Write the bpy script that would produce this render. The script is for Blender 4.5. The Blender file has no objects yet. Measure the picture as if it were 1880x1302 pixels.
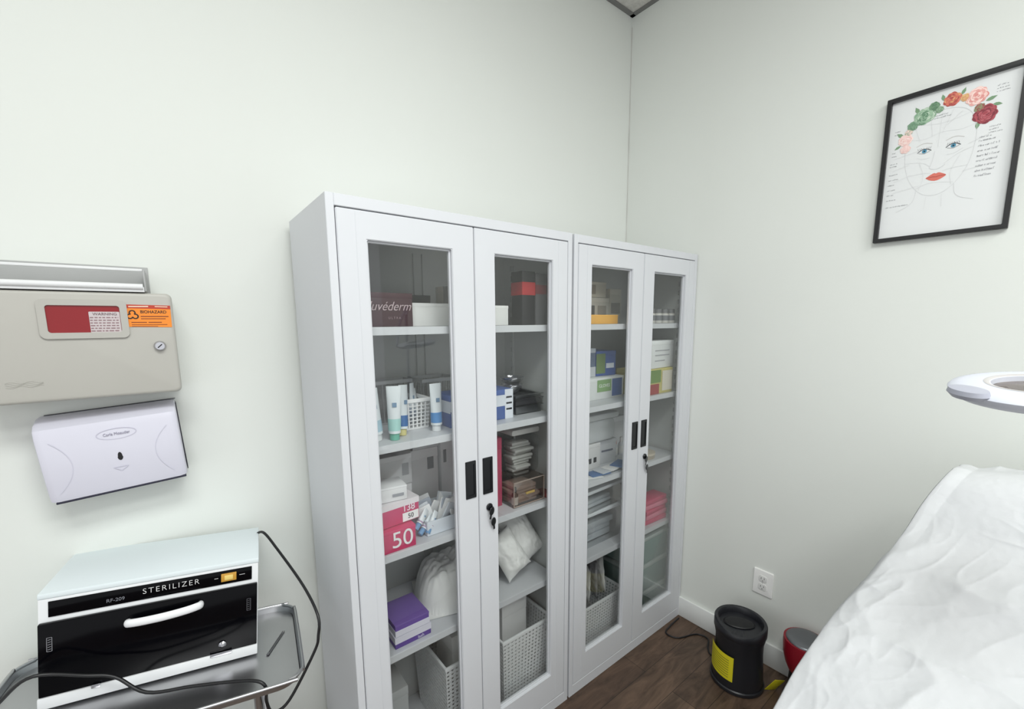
import bpy, bmesh, math, random
from mathutils import Vector, Matrix, Euler, noise
random.seed(4)
S=bpy.context.scene
COL=S.collection
S.view_settings.view_transform='Standard'
# ------------------------------------------------------------------ materials
def lin(c):
    out=[]
    for v in c:
        v=v/255.0
        out.append(v/12.92 if v<=0.04045 else ((v+0.055)/1.055)**2.4)
    return (out[0],out[1],out[2],1.0)
MC={}
def mat(name,col,rough=0.5,metal=0.0,bump=0.0,bscale=200.0,var=0.04,vscale=6.0,spec=0.5,coat=0.0):
    if name in MC: return MC[name]
    m=bpy.data.materials.new(name); m.use_nodes=True
    nt=m.node_tree; b=nt.nodes['Principled BSDF']
    b.inputs['Roughness'].default_value=rough; b.inputs['Metallic'].default_value=metal
    b.inputs['Specular IOR Level'].default_value=spec
    b.inputs['Coat Weight'].default_value=coat
    tc=nt.nodes.new('ShaderNodeTexCoord')
    n=nt.nodes.new('ShaderNodeTexNoise'); n.inputs['Scale'].default_value=vscale; n.inputs['Detail'].default_value=3
    nt.links.new(tc.outputs['Object'],n.inputs['Vector'])
    r=nt.nodes.new('ShaderNodeValToRGB')
    c=lin(col)
    r.color_ramp.elements[0].position=0.3; r.color_ramp.elements[1].position=0.7
    r.color_ramp.elements[0].color=tuple(x*(1-var) for x in c[:3])+(1,)
    r.color_ramp.elements[1].color=tuple(min(1,x*(1+var)) for x in c[:3])+(1,)
    nt.links.new(n.outputs['Fac'],r.inputs['Fac']); nt.links.new(r.outputs['Color'],b.inputs['Base Color'])
    if bump>0:
        n2=nt.nodes.new('ShaderNodeTexNoise'); n2.inputs['Scale'].default_value=bscale; n2.inputs['Detail'].default_value=2
        nt.links.new(tc.outputs['Object'],n2.inputs['Vector'])
        bp=nt.nodes.new('ShaderNodeBump'); bp.inputs['Strength'].default_value=bump; bp.inputs['Distance'].default_value=0.002
        nt.links.new(n2.outputs['Fac'],bp.inputs['Height']); nt.links.new(bp.outputs['Normal'],b.inputs['Normal'])
    MC[name]=m; return m
def clearmat(name,tint=(0.9,0.92,0.92),gloss=0.06,rough=0.02):
    if name in MC: return MC[name]
    m=bpy.data.materials.new(name); m.use_nodes=True; nt=m.node_tree
    for n in list(nt.nodes): nt.nodes.remove(n)
    o=nt.nodes.new('ShaderNodeOutputMaterial'); mx=nt.nodes.new('ShaderNodeMixShader')
    t=nt.nodes.new('ShaderNodeBsdfTransparent'); t.inputs['Color'].default_value=(*tint,1)
    g=nt.nodes.new('ShaderNodeBsdfGlossy'); g.inputs['Roughness'].default_value=rough
    lw=nt.nodes.new('ShaderNodeLayerWeight'); lw.inputs['Blend'].default_value=0.12
    ad=nt.nodes.new('ShaderNodeMath'); ad.operation='MULTIPLY_ADD'; ad.inputs[1].default_value=0.5; ad.inputs[2].default_value=gloss*0.3
    nt.links.new(lw.outputs['Fresnel'],ad.inputs[0]); nt.links.new(ad.outputs[0],mx.inputs['Fac'])
    nt.links.new(t.outputs[0],mx.inputs[1]); nt.links.new(g.outputs[0],mx.inputs[2]); nt.links.new(mx.outputs[0],o.inputs['Surface'])
    MC[name]=m; return m
def C(col,rough=0.55,**k):
    return mat('paint_%02x%02x%02x_%d'%(int(col[0]),int(col[1]),int(col[2]),int(rough*100)),col,rough,**k)
# ------------------------------------------------------------------ mesh helpers
def fin(bm,smooth=True,ang=35):
    me=bpy.data.meshes.new('m'); bmesh.ops.recalc_face_normals(bm,faces=bm.faces[:]); bm.to_mesh(me); bm.free()
    if smooth:
        me.shade_smooth(); me.set_sharp_from_angle(angle=math.radians(ang))
    return me
def addbox(bm,x0,x1,y0,y1,z0,z1):
    v=[bm.verts.new(p) for p in ((x0,y0,z0),(x1,y0,z0),(x1,y1,z0),(x0,y1,z0),(x0,y0,z1),(x1,y0,z1),(x1,y1,z1),(x0,y1,z1))]
    for f in ((0,3,2,1),(4,5,6,7),(0,1,5,4),(1,2,6,5),(2,3,7,6),(3,0,4,7)): bm.faces.new([v[i] for i in f])
def mbox(x0,x1,y0,y1,z0,z1,bev=0.0,seg=2):
    bm=bmesh.new(); addbox(bm,x0,x1,y0,y1,z0,z1)
    if bev>0: bmesh.ops.bevel(bm,geom=bm.edges[:],offset=bev,segments=seg,affect='EDGES',profile=0.5)
    return fin(bm)
def mboxes(lst,bev=0.0):
    bm=bmesh.new()
    for b in lst: addbox(bm,*b)
    if bev>0: bmesh.ops.bevel(bm,geom=bm.edges[:],offset=bev,segments=1,affect='EDGES')
    return fin(bm)
def lathe(prof,seg=40,sx=1,sy=1):
    bm=bmesh.new(); rings=[]
    for r,z in prof:
        if r<1e-6: rings.append([bm.verts.new((0,0,z))])
        else: rings.append([bm.verts.new((r*sx*math.cos(2*math.pi*i/seg),r*sy*math.sin(2*math.pi*i/seg),z)) for i in range(seg)])
    for a,b in zip(rings,rings[1:]):
        for i in range(seg):
            j=(i+1)%seg
            if len(a)==1 and len(b)==1: continue
            if len(a)==1: bm.faces.new([a[0],b[j],b[i]])
            elif len(b)==1: bm.faces.new([a[i],a[j],b[0]])
            else: bm.faces.new([a[i],a[j],b[j],b[i]])
    return fin(bm,ang=40)
def rrpts(w,h,r,n=6,cx=0,cz=0):
    out=[]
    for (sx,sz,a0) in ((1,1,0),(-1,1,90),(-1,-1,180),(1,-1,270)):
        for i in range(n+1):
            a=math.radians(a0+90*i/n)
            out.append((cx+sx*(w/2-r)+r*math.cos(a),cz+sz*(h/2-r)+r*math.sin(a)))
    return out
def rrprism(w,h,d,r,bev=0.0,seg=3,y0=0.0):
    bm=bmesh.new(); P=rrpts(w,h,r)
    lay=[(y0,0.0)]
    if bev>0:
        for i in range(seg+1):
            a=math.pi/2*i/seg
            lay.append((y0-d+bev-bev*math.sin(a),bev-bev*math.cos(a)))
    else: lay.append((y0-d,0.0))
    rings=[]
    for y,ins in lay:
        kx=(w/2-ins)/(w/2); kz=(h/2-ins)/(h/2)
        rings.append([bm.verts.new((p[0]*kx,y,p[1]*kz)) for p in P])
    n=len(P)
    for a,b in zip(rings,rings[1:]):
        for i in range(n): bm.faces.new([a[i],a[(i+1)%n],b[(i+1)%n],b[i]])
    bm.faces.new(rings[0][::-1]); bm.faces.new(rings[-1])
    return fin(bm,ang=40)
def rring(w,h,t,r,y0,y1):
    bm=bmesh.new(); O_=rrpts(w,h,r); I_=rrpts(w-2*t,h-2*t,max(0.001,r-t*0.5)); n=len(O_)
    R=[[bm.verts.new((p[0],y,p[1])) for p in Q] for (Q,y) in ((O_,y0),(O_,y1),(I_,y1),(I_,y0))]
    for a,b in zip(R,R[1:]+R[:1]):
        for i in range(n): bm.faces.new([a[i],a[(i+1)%n],b[(i+1)%n],b[i]])
    return fin(bm,ang=40)
def tube(pts,r,seg=8,closed=False,samp=6):
    P=[Vector(p) for p in pts]
    Q=[]; n=len(P)
    rng=range(n if closed else n-1)
    for i in rng:
        p0=P[(i-1)%n] if closed or i>0 else P[0]; p1=P[i]; p2=P[(i+1)%n]; p3=P[(i+2)%n] if closed or i+2<n else P[-1]
        for k in range(samp):
            t=k/samp
            Q.append(0.5*((2*p1)+(-p0+p2)*t+(2*p0-5*p1+4*p2-p3)*t*t+(-p0+3*p1-3*p2+p3)*t**3))
    if not closed: Q.append(P[-1])
    bm=bmesh.new(); rings=[]; m=len(Q)
    up=Vector((0,0,1))
    for i in range(m):
        a=Q[(i-1)%m] if closed or i>0 else Q[0]; b=Q[(i+1)%m] if closed or i<m-1 else Q[-1]
        t=(b-a).normalized()
        s=t.cross(up)
        if s.length<0.05: s=t.cross(Vector((1,0,0)))
        s.normalize(); u=s.cross(t)
        rings.append([bm.verts.new(Q[i]+r*(math.cos(2*math.pi*k/seg)*s+math.sin(2*math.pi*k/seg)*u)) for k in range(seg)])
    prs=list(zip(rings,rings[1:]))
    if closed: prs.append((rings[-1],rings[0]))
    for a,b in prs:
        for k in range(seg): bm.faces.new([a[k],a[(k+1)%seg],b[(k+1)%seg],b[k]])
    if not closed:
        bm.faces.new(rings[0][::-1]); bm.faces.new(rings[-1])
    return fin(bm,ang=60)
def join(meshes):
    bm=bmesh.new()
    for me in meshes: bm.from_mesh(me)
    return fin(bm)
def flat(polys,y=0.0):
    bm=bmesh.new()
    for k,P in enumerate(polys):
        bm.faces.new([bm.verts.new((p[0],y-0.000004*k,p[1])) for p in P])
    me=bpy.data.meshes.new('m'); bm.to_mesh(me); bm.free(); return me
def stroke(pts,w):
    out=[]
    for a,b in zip(pts,pts[1:]):
        dx,dz=b[0]-a[0],b[1]-a[1]; L=math.hypot(dx,dz) or 1; nx,nz=-dz/L*w/2,dx/L*w/2
        out.append([(a[0]+nx,a[1]+nz),(b[0]+nx,b[1]+nz),(b[0]-nx,b[1]-nz),(a[0]-nx,a[1]-nz)])
    return out
# ------------------------------------------------------------------ objects
def place(o,loc,rot):
    o.location=loc; o.rotation_euler=rot
def meta(o,label,cat,group=None):
    o['label']=label; o['category']=cat
    if group: o['group']=group
def thing(name,label,cat,loc=(0,0,0),rot=(0,0,0),group=None):
    o=bpy.data.objects.new(name,None); o.empty_display_size=0.03; COL.objects.link(o); place(o,loc,rot); meta(o,label,cat,group); return o
def part(name,me,parent,m,loc=(0,0,0),rot=(0,0,0),label=None):
    o=bpy.data.objects.new(name,me); me.name=name; COL.objects.link(o); place(o,loc,rot)
    if m is not None: me.materials.clear(); me.materials.append(m)
    if parent is not None: o.parent=parent
    if label: o['label']=label
    return o
def solo(name,me,m,label,cat,loc=(0,0,0),rot=(0,0,0),group=None):
    o=part(name,me,None,m,loc,rot); meta(o,label,cat,group); return o
def struct(name,me,m,loc=(0,0,0),rot=(0,0,0)):
    o=part(name,me,None,m,loc,rot); o['kind']='structure'; return o
def text(body,size,parent,loc,m,rot=(math.pi/2,0,0),align='CENTER',shear=0,bold=0.0,sx=1.0,name='lettering',space=1.0):
    cu=bpy.data.curves.new('t','FONT'); cu.body=body; cu.size=size; cu.align_x=align; cu.align_y='CENTER'; cu.shear=shear; cu.extrude=0.0003; cu.offset=bold; cu.space_character=space
    ob=bpy.data.objects.new('t',cu); COL.objects.link(ob)
    dg=bpy.context.evaluated_depsgraph_get(); me=bpy.data.meshes.new_from_object(ob.evaluated_get(dg))
    bpy.data.objects.remove(ob)
    me.transform(Matrix.Diagonal((sx,1,1,1)))
    return part(name,me,parent,m,loc,rot)
BLK=C((22,22,24),0.4); WHT=C((235,236,238),0.5)
# ------------------------------------------------------------------ room
XW=0.018; HC=2.983
wallm=mat('wall_paint',(225,228,223),0.75,bump=0.06,bscale=260,var=0.010,vscale=1.5,spec=0.25)
struct('wall_back',mbox(-4.6,XW,0,0.1,0,HC),wallm)
struct('wall_right',mbox(XW,XW+0.1,-4.2,0.1,0,HC),wallm)
cm=mat('ceiling_tile',(205,203,198),0.9,bump=0.6,bscale=180,var=0.1,vscale=90)
struct('ceiling',mbox(-4.6,XW+0.1,-4.2,0.1,HC,HC+0.06),cm)
trm=C((120,120,118),0.5)
struct('trim_1',mbox(-4.6,XW,-0.022,-0.0005,HC-0.006,HC-0.0005),trm)
struct('trim_2',mbox(XW-0.022,XW-0.0005,-4.2,-0.0005,HC-0.006,HC-0.0005),trm)
seam=[(XW-0.0012-0.0025*abs(noise.noise(Vector((0,0,zz*6)))),-0.0012-0.0025*abs(noise.noise(Vector((5,0,zz*6)))),zz) for zz in [1.85+(HC-1.90)*i/30 for i in range(31)]]
struct('trim_3',tube(seam,0.0018,6,samp=3),C((206,205,200),0.8))
fm=bpy.data.materials.new('floor_planks'); fm.use_nodes=True; nt=fm.node_tree; b=nt.nodes['Principled BSDF']
tc=nt.nodes.new('ShaderNodeTexCoord'); mp=nt.nodes.new('ShaderNodeMapping'); nt.links.new(tc.outputs['Object'],mp.inputs['Vector'])
br=nt.nodes.new('ShaderNodeTexBrick'); br.inputs['Scale'].default_value=1.0; br.inputs['Brick Width'].default_value=1.1; br.inputs['Row Height'].default_value=0.13
br.inputs['Mortar Size'].default_value=0.0012; br.inputs['Color1'].default_value=lin((116,96,80)); br.inputs['Color2'].default_value=lin((88,70,58)); br.inputs['Mortar'].default_value=lin((44,34,28)); br.offset=0.4
nt.links.new(mp.outputs[0],br.inputs['Vector'])
mp2=nt.nodes.new('ShaderNodeMapping'); mp2.inputs['Scale'].default_value=(3.5,14,1); nt.links.new(tc.outputs['Object'],mp2.inputs['Vector'])
nz=nt.nodes.new('ShaderNodeTexNoise'); nz.inputs['Scale'].default_value=1.6; nz.inputs['Detail'].default_value=7; nz.inputs['Roughness'].default_value=0.65; nz.inputs['Distortion'].default_value=0.8
nt.links.new(mp2.outputs[0],nz.inputs['Vector'])
rp=nt.nodes.new('ShaderNodeValToRGB'); rp.color_ramp.elements[0].position=0.34; rp.color_ramp.elements[0].color=(0.34,0.32,0.31,1); rp.color_ramp.elements[1].position=0.68; rp.color_ramp.elements[1].color=(1.25,1.2,1.15,1)
nt.links.new(nz.outputs['Fac'],rp.inputs['Fac'])
mx=nt.nodes.new('ShaderNodeMix'); mx.data_type='RGBA'; mx.blend_type='MULTIPLY'; mx.inputs[0].default_value=0.9
nt.links.new(br.outputs['Color'],mx.inputs[6]); nt.links.new(rp.outputs['Color'],mx.inputs[7]); nt.links.new(mx.outputs[2],b.inputs['Base Color'])
b.inputs['Roughness'].default_value=0.5
struct('floor',mbox(-4.6,XW+0.1,-4.2,0.1,-0.06,0),fm)
bbm=C((230,232,230),0.4)
struct('baseboard_right',mbox(XW-0.014,XW-0.0003,-4.2,-0.02,0.0003,0.103,0.003),bbm)
struct('baseboard_back',mbox(-4.6,XW-0.015,-0.014,-0.0003,0.0003,0.103,0.003),bbm)
# ------------------------------------------------------------------ cabinets
CW,CD,CH=0.8059,0.3775,1.8
cab=mat('cabinet_white_steel',(210,212,216),0.38,var=0.01,spec=0.4)
cabin=mat('cabinet_inside_steel',(198,200,199),0.5,var=0.015)
glass=clearmat('cabinet_glass',(0.955,0.962,0.958),0.14)
dark=C((14,16,20),0.3); chrome=mat('chrome',(200,200,205),0.15,1.0,var=0.01)
def frame_mesh(x0,x1,z0,z1,a0,a1,c0,c1,yb,yf,bev=0.0018):
    bm=bmesh.new()
    def ring(y,X0,X1,Z0,Z1): return [bm.verts.new(p) for p in ((X0,y,Z0),(X1,y,Z0),(X1,y,Z1),(X0,y,Z1))]
    of,ob=ring(yf,x0,x1,z0,z1),ring(yb,x0,x1,z0,z1); inf,inb=ring(yf,a0,a1,c0,c1),ring(yb,a0,a1,c0,c1)
    for i in range(4):
        j=(i+1)%4
        bm.faces.new([of[i],of[j],inf[j],inf[i]]); bm.faces.new([ob[j],ob[i],inb[i],inb[j]])
        bm.faces.new([of[j],of[i],ob[i],ob[j]]); bm.faces.new([inf[i],inf[j],inb[j],inb[i]])
    bmesh.ops.recalc_face_normals(bm,faces=bm.faces[:])
    if bev: bmesh.ops.bevel(bm,geom=[e for e in bm.edges if e.is_manifold and e.calc_face_angle(0)>0.5],offset=bev,segments=2,affect='EDGES')
    return fin(bm)
def cabinet(xl,shelves,label,keyx):
    T=thing('storage_cabinet',label,'cabinet',(xl,-0.0302,0),group='white steel glass door cabinets')
    W,D,H=CW,CD,CH; t=0.0195
    part('body',mboxes([(0,t,-D,0,0,H),(W-t,W,-D,0,0,H),(t,W-t,-D,0,H-0.028,H),(t,W-t,-D,0,0.0,0.045),(t,W-t,-0.012,0,0.045,H-0.028)],0.0012),T,cab)
    part('inner_lining',mboxes([(t+0.0003,t+0.002,-D+0.03,-0.013,0.046,H-0.029),(W-t-0.002,W-t-0.0003,-D+0.03,-0.013,0.046,H-0.029),(t+0.002,W-t-0.002,-0.0145,-0.0125,0.046,H-0.029)]),T,cabin)
    rails=[]
    for x in (t+0.002,W-t-0.010):
        for y in (-0.30,-0.06):
            z=0.08
            while z<1.72:
                rails.append((x,x+0.008,y-0.018,y-0.012,z,z+0.04)); rails.append((x,x+0.008,y-0.005,y,z,z+0.04)); rails.append((x,x+0.008,y-0.012,y-0.005,z,z+0.02)); z+=0.04
    rails+= [(W/2-0.02,W/2-0.014,-0.022,-0.0146,0.08,1.74),(W/2+0.014,W/2+0.02,-0.022,-0.0146,0.08,1.74)]
    part('shelf_rail',mboxes(rails),T,cabin)
    for z in shelves:
        part('shelf',mboxes([(t+0.011,W-t-0.011,-D+0.040,-0.024,z-0.004,z),(t+0.011,W-t-0.011,-D+0.037,-D+0.040,z-0.022,z),(t+0.011,W-t-0.011,-0.024,-0.022,z-0.022,z)],0.0006),T,cab)
    zb,zt=0.1593,1.702
    for side in (0,1):
        x0,x1=(t+0.002,W/2-0.0012) if side==0 else (W/2+0.0012,W-t-0.002)
        a0,a1=(0.0926,0.3296) if side==0 else (W-0.3296,W-0.0926)
        z0,z1=0.048,H-0.031
        d=part('door',frame_mesh(x0,x1,z0,z1,a0,a1,zb,zt,-D+0.021,-D-0.0005),T,cab)
        part('window_bead',frame_mesh(a0+0.0002,a1-0.0002,zb+0.0002,zt-0.0002,a0+0.005,a1-0.005,zb+0.005,zt-0.005,-D+0.020,-D+0.009,0.001),d,cab)
        part('glass_pane',mbox(a0+0.004,a1-0.004,-D+0.012,-D+0.0155,zb+0.004,zt-0.004),d,glass)
        fx=a0-0.026 if side==0 else a1+0.026
        part('pressed_fold',mbox(fx-0.0006,fx+0.0006,-D-0.0012,-D-0.0004,z0+0.01,z1-0.004),d,cab)
        hx=W/2+(-0.029 if side==0 else 0.034)
        part('handle',join([frame_mesh(hx-0.0185,hx+0.0185,0.964,1.082,hx-0.011,hx+0.011,0.974,1.072,-D+0.001,-D-0.004,0.001),mbox(hx-0.0112,hx+0.0112,-D-0.0015,-D+0.0005,0.973,1.073)]),d,dark,label='black recessed plastic pull')
        if side==1:
            lx=W/2+keyx
            part('lock',lathe([(0,0),(0.011,0),(0.012,0.003),(0.010,0.006),(0.004,0.006),(0,0.0065)],24),d,dark,(lx,-D-0.0005,0.918),(math.pi/2,0,0))
            for k,(kz,ang,sc) in enumerate(((0.905,0.35,1),(0.868,-0.1,1))):
                km=join([lathe([(0,-0.0015),(0.010,-0.0015),(0.0115,0),(0.010,0.0015),(0,0.0015)],20,1,1.25),mbox(-0.0035,0.0035,-0.026,-0.010,-0.0008,0.0008)])
                part('key',km,d,dark,(lx+0.006*(k+1)-0.002,-D-0.010,kz),(math.pi/2,ang,0.25))
    return T
XL1=0.014-CW; XL0=XL1-0.010-CW
SL=[1.490,1.168,0.848,0.533]; SR=[1.490,1.168,0.860,0.533]
cabinet(XL0,SL,'white steel cabinet with glass doors holding boxes and tubes',0.038)
cabinet(XL1,SR,'white steel cabinet with glass doors beside the room corner',0.046)
ZB=0.0455
# ------------------------------------------------------------------ content builders
def carton(x0,x1,yf,z0,z1,col,label,depth=0.12,rot=0.0,band=None,patch=None,txt=None,group=None,lidcol=None,cat='box',name='carton',rough=0.5):
    w=x1-x0; h=z1-z0-0.0006; cx=(x0+x1)/2; cy=yf+depth/2
    T=thing(name,label,cat,(cx,cy,z0+0.0005),(0,0,rot),group)
    part('box_body',mbox(-w/2,w/2,-depth/2,depth/2,0,h-0.002,0.0012),T,C(col,rough))
    part('lid_flap',mbox(-w/2-0.0006,w/2+0.0006,-depth/2-0.0006,depth/2+0.0006,h-max(0.006,h*0.16),h,0.001),T,C(lidcol or tuple(min(255,c*1.04+3) for c in col),rough))
    if band:
        for (f0,f1,bc) in band:
            part('printed_band',mbox(-w/2-0.0009,w/2+0.0009,-depth/2-0.0009,depth/2+0.0009,h*f0,h*f1),T,C(bc,rough))
    if patch:
        for (a0,a1,b0,b1,pc) in patch:
            part('printed_panel',mbox(-w/2+w*a0,-w/2+w*a1,-depth/2-0.0016,-depth/2-0.0008,h*b0,h*b1),T,C(pc,rough))
    if txt:
        for (s,sz,fx,fz,tc_,sh) in txt:
            text(s,sz,T,(-w/2+w*fx,-depth/2-0.0019,h*fz),C(tc_,0.5),shear=sh)
    return T
def sq_tube(x,y,z,h,r,label,capc,printc,rz=0,tilt=0,group='squeeze tubes on the shelf'):
    T=thing('squeeze_tube',label,'tube',(x,y,z+0.0008),(0,tilt,rz),group)
    part('cap',lathe([(0,0),(r*0.8,0),(r*0.82,0.018),(r*0.7,0.02),(0,0.02)],24),T,C(capc,0.4))
    def loft(z0,z1,k=0.0):
        bm=bmesh.new(); rings=[]; N=24
        for i in range(9):
            f=i/8; zz=z0+(z1-z0)*f; g=(zz-0.02)/(h-0.02); a=r*(1+0.25*g)+k; bb=r*(1-g)**0.7+0.0012+k
            rings.append([bm.verts.new((a*math.cos(2*math.pi*j/N),bb*math.sin(2*math.pi*j/N),zz)) for j in range(N)])
        for p,q in zip(rings,rings[1:]):
            for j in range(N): bm.faces.new([p[j],p[(j+1)%N],q[(j+1)%N],q[j]])
        bm.faces.new(rings[0][::-1]); bm.faces.new(rings[-1]); return fin(bm)
    part('tube_body',loft(0.02,h),T,C((226,232,236),0.35))
    part('printed_band',loft(0.02+h*0.05,h*0.40,0.0004),T,C(printc,0.4))
    part('printed_label',mbox(-r*0.35,r*0.35,-r*0.75,-r*0.6,h*0.62,h*0.70),T,C((120,150,180),0.4))
    return T
def bottle(x,y,z,r,h,label,bodyc,capc,group):
    T=thing('small_bottle',label,'bottle',(x,y,z+0.0008),(0,0,0),group)
    part('bottle_body',lathe([(0,0),(r*0.95,0),(r,0.003),(r,h*0.62),(r*0.5,h*0.74),(0,h*0.74)],24),T,C(bodyc,0.3))
    part('bottle_cap',lathe([(0,h*0.745),(r*0.55,h*0.745),(r*0.52,h*0.97),(r*0.4,h),(0,h)],24),T,C(capc,0.4))
    part('bottle_label',lathe([(r+0.0003,h*0.12),(r+0.0005,h*0.14),(r+0.0005,h*0.5),(r+0.0003,h*0.52)],24),T,C((226,226,224),0.5))
def frame_ring(w,d,t,z0,z1):
    me=frame_mesh(-w/2-0.002,w/2+0.002,-d/2-0.002,d/2+0.002,-w/2+t,w/2-t,-d/2+t,d/2-t,z0,z1,0.0012)
    me.transform(Matrix(((1,0,0,0),(0,0,1,0),(0,1,0,0),(0,0,0,1)))); me.flip_normals(); return me
def basket(name,x0,x1,y0,y1,z,h,label,col,step=0.012,bar=0.004,taper=0.88,group=None,rot=0,rim=0.012):
    w=x1-x0; d=y1-y0
    T=thing(name,label,'basket',((x0+x1)/2,(y0+y1)/2,z+0.0008),(0,0,rot),group)
    bm=bmesh.new()
    def wall(A,B):
        A=Vector((A[0],A[1],0));B=Vector((B[0],B[1],0)); L=(B-A).length; n=max(3,int(L/step)); t=(B-A)/L; nn=Vector((-t.y,t.x,0))
        def q(f,zz,off): 
            P=A+(B-A)*f; s=taper+(1-taper)*(zz/h); return Vector((P.x*s,P.y*s,zz))+nn*off
        def bar_(f0,f1,z0,z1,o0=0.0,o1=0.002):
            v=[bm.verts.new(q(f,zz,o)) for o in (o0,o1) for (f,zz) in ((f0,z0),(f1,z0),(f1,z1),(f0,z1))]
            for fc in ((0,1,2,3),(7,6,5,4),(0,4,5,1),(1,5,6,2),(2,6,7,3),(3,7,4,0)): bm.faces.new([v[i] for i in fc])
        for i in range(n+1):
            f=i/n; hb=bar/L/2; bar_(max(0,f-hb),min(1,f+hb),0.004,h-rim)
        m=max(2,int(h/step))
        for i in range(m+1):
            zz=0.004+(h-rim-0.004)*i/m; bar_(0,1,zz-bar/2+0.002,zz+bar/2,-0.0006,0.0014)
    c=[(-w/2,-d/2),(w/2,-d/2),(w/2,d/2),(-w/2,d/2)]
    for i in range(4): wall(c[i],c[(i+1)%4])
    addbox(bm,-w/2*taper,w/2*taper,-d/2*taper,d/2*taper,0,0.004)
    part('woven_body',fin(bm,False),T,C(col,0.5))
    part('rim',frame_ring(w,d,0.006,h-rim,h),T,C(tuple(min(255,v+8) for v in col),0.45))
    return T
cot=mat('white_cotton',(240,240,238),0.85,bump=0.15,bscale=300,var=0.015)
def pillow(name,loc,rot,w,l,t,label,cat='pillow',group=None,seed=0,amp=0.004,m=None):
    bm=bmesh.new(); N=36; V={}
    for s in (1,-1):
        for i in range(N+1):
            for j in range(N+1):
                u=-1+2*i/N; v=-1+2*j/N
                if s==-1 and (i in(0,N) or j in (0,N)): V[(s,i,j)]=V[(1,i,j)]; continue
                th=((1-abs(u)**2.6)*(1-abs(v)**2.6))**0.6 if abs(u)<1 and abs(v)<1 else 0
                k=1-0.07*((1-u*u)*abs(v)+(1-v*v)*abs(u))
                n_=noise.noise(Vector((u*2.5+seed,v*2.5,s*3)))*amp*2+noise.noise(Vector((u*7+seed,v*7,s*3)))*amp
                V[(s,i,j)]=bm.verts.new((u*w/2*k,v*l/2*k,s*(t/2*th)+n_*(0.3+th)*s))
        for i in range(N):
            for j in range(N):
                f=[V[(s,i,j)],V[(s,i+1,j)],V[(s,i+1,j+1)],V[(s,i,j+1)]]
                bm.faces.new(f if s==1 else f[::-1])
    return solo(name,fin(bm,ang=80),m or cot,label,cat,loc,rot,group)
rnd=random.Random(11)
def folded(w,d,h,n,seed):
    r_=random.Random(seed); ms=[]
    for k in range(n):
        a=mbox(-w/2+r_.uniform(0,.02),w/2-r_.uniform(0,.02),-d/2+r_.uniform(0,.02),d/2-r_.uniform(0,.02),0.003+h*k/n,0.002+h*(k+0.92)/n,0.003)
        ms.append(a)
    return join(ms)
# ---- left cabinet: shelf 1
z=SL[0]
T=carton(-1.525,-1.352,-0.30,z,1.585,(62,26,36),'maroon box with pale script lettering on top shelf',0.14)
text('Juv\u00e9derm',0.036,T,(0.016,-0.0719,0.056),C((196,176,180),0.5),shear=0.4,sx=0.92,bold=-0.0002)
text('U L T R A',0.009,T,(0.030,-0.0719,0.024),C((150,124,130),0.5))
carton(-1.345,-1.215,-0.27,z,1.560,(226,226,224),'plain white carton on top shelf',0.12)
carton(-1.34,-1.21,-0.14,z,1.592,(48,48,50),'dark flat box behind the white carton',0.07)
carton(-1.205,-1.168,-0.22,z,1.618,(178,172,160),'beige upright box on top shelf',0.05,patch=[(0.0,0.45,0,1,(70,68,66))])
carton(-1.10,-1.00,-0.30,z,1.556,(232,232,230),'small white carton with flat lid',0.10)
carton(-0.962,-0.905,-0.33,z,1.672,(26,24,28),'tall black box with a red band',0.06,band=[(0.56,0.80,(178,40,44))])
carton(-0.900,-0.852,-0.33,z,1.668,(96,96,98),'tall grey box beside the black box',0.06,band=[(0.60,0.78,(120,54,56))])
# shelf 2
z=SL[1]
sq_tube(-1.478,-0.30,z,0.150,0.019,'white squeeze tube with pale blue print',(225,228,230),(170,200,215),0.2,-0.10)
sq_tube(-1.435,-0.325,z,0.155,0.017,'white squeeze tube standing on a green cap',(110,180,160),(170,215,210),-0.3,0.02)
sq_tube(-1.398,-0.29,z,0.15,0.017,'white squeeze tube standing on a yellow cap',(215,205,140),(60,110,170),0.5,0.10)
sq_tube(-1.292,-0.31,z,0.148,0.017,'white squeeze tube with blue gradient print',(225,228,230),(80,140,200),0.1,0)
sq_tube(-1.46,-0.20,z,0.13,0.016,'white squeeze tube behind the others',(225,228,230),(190,200,210),0.7,-0.05)
basket('plastic_basket',-1.375,-1.285,-0.26,-0.14,z,0.098,'small white slotted plastic basket with tubes',(238,238,238),0.013,0.005)
for i in range(4):
    sq_tube(-1.350+0.014*i,-0.20+0.01*(i%2),z+0.005,0.115+0.01*(i%3),0.010,'slim white tube standing in the basket',(200,204,210),(170,180,196),0.3*i,0.08*(i-1.5),group='slim tubes in the basket')
basket('wire_basket',-1.27,-1.13,-0.18,-0.065,z,0.145,'grey wire basket at the shelf back',(176,178,180),0.018,0.0025)
basket('wire_basket',-1.41,-1.285,-0.13,-0.065,z,0.145,'grey wire basket behind the squeeze tubes',(176,178,180),0.018,0.0025)
carton(-1.245,-0.995,-0.315,z,1.272,(60,92,160),'blue and white carton of supplies',0.11,band=[(0.45,0.82,(225,230,238))],patch=[(0.86,1.0,0,1,(228,232,240)),(0.88,0.98,0.3,0.36,(90,120,180)),(0.88,0.98,0.5,0.56,(90,120,180)),(0.88,0.98,0.7,0.76,(90,120,180)),(0.0,0.2,0.1,0.5,(40,70,146))])
def bowl(x,y,z,r,h,label):
    return solo('metal_bowl',lathe([(0,0),(r*0.55,0),(r*0.9,h*0.5),(r,h),(r*1.05,h),(r*1.05,h-0.002),(r*0.93,h*0.5),(r*0.6,0.003),(0,0.003)],36),chrome,label,'bowl',(x,y,z),group='steel bowls and trays')
bst=mat('brushed_steel',(150,152,154),0.3,1.0)
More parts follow.
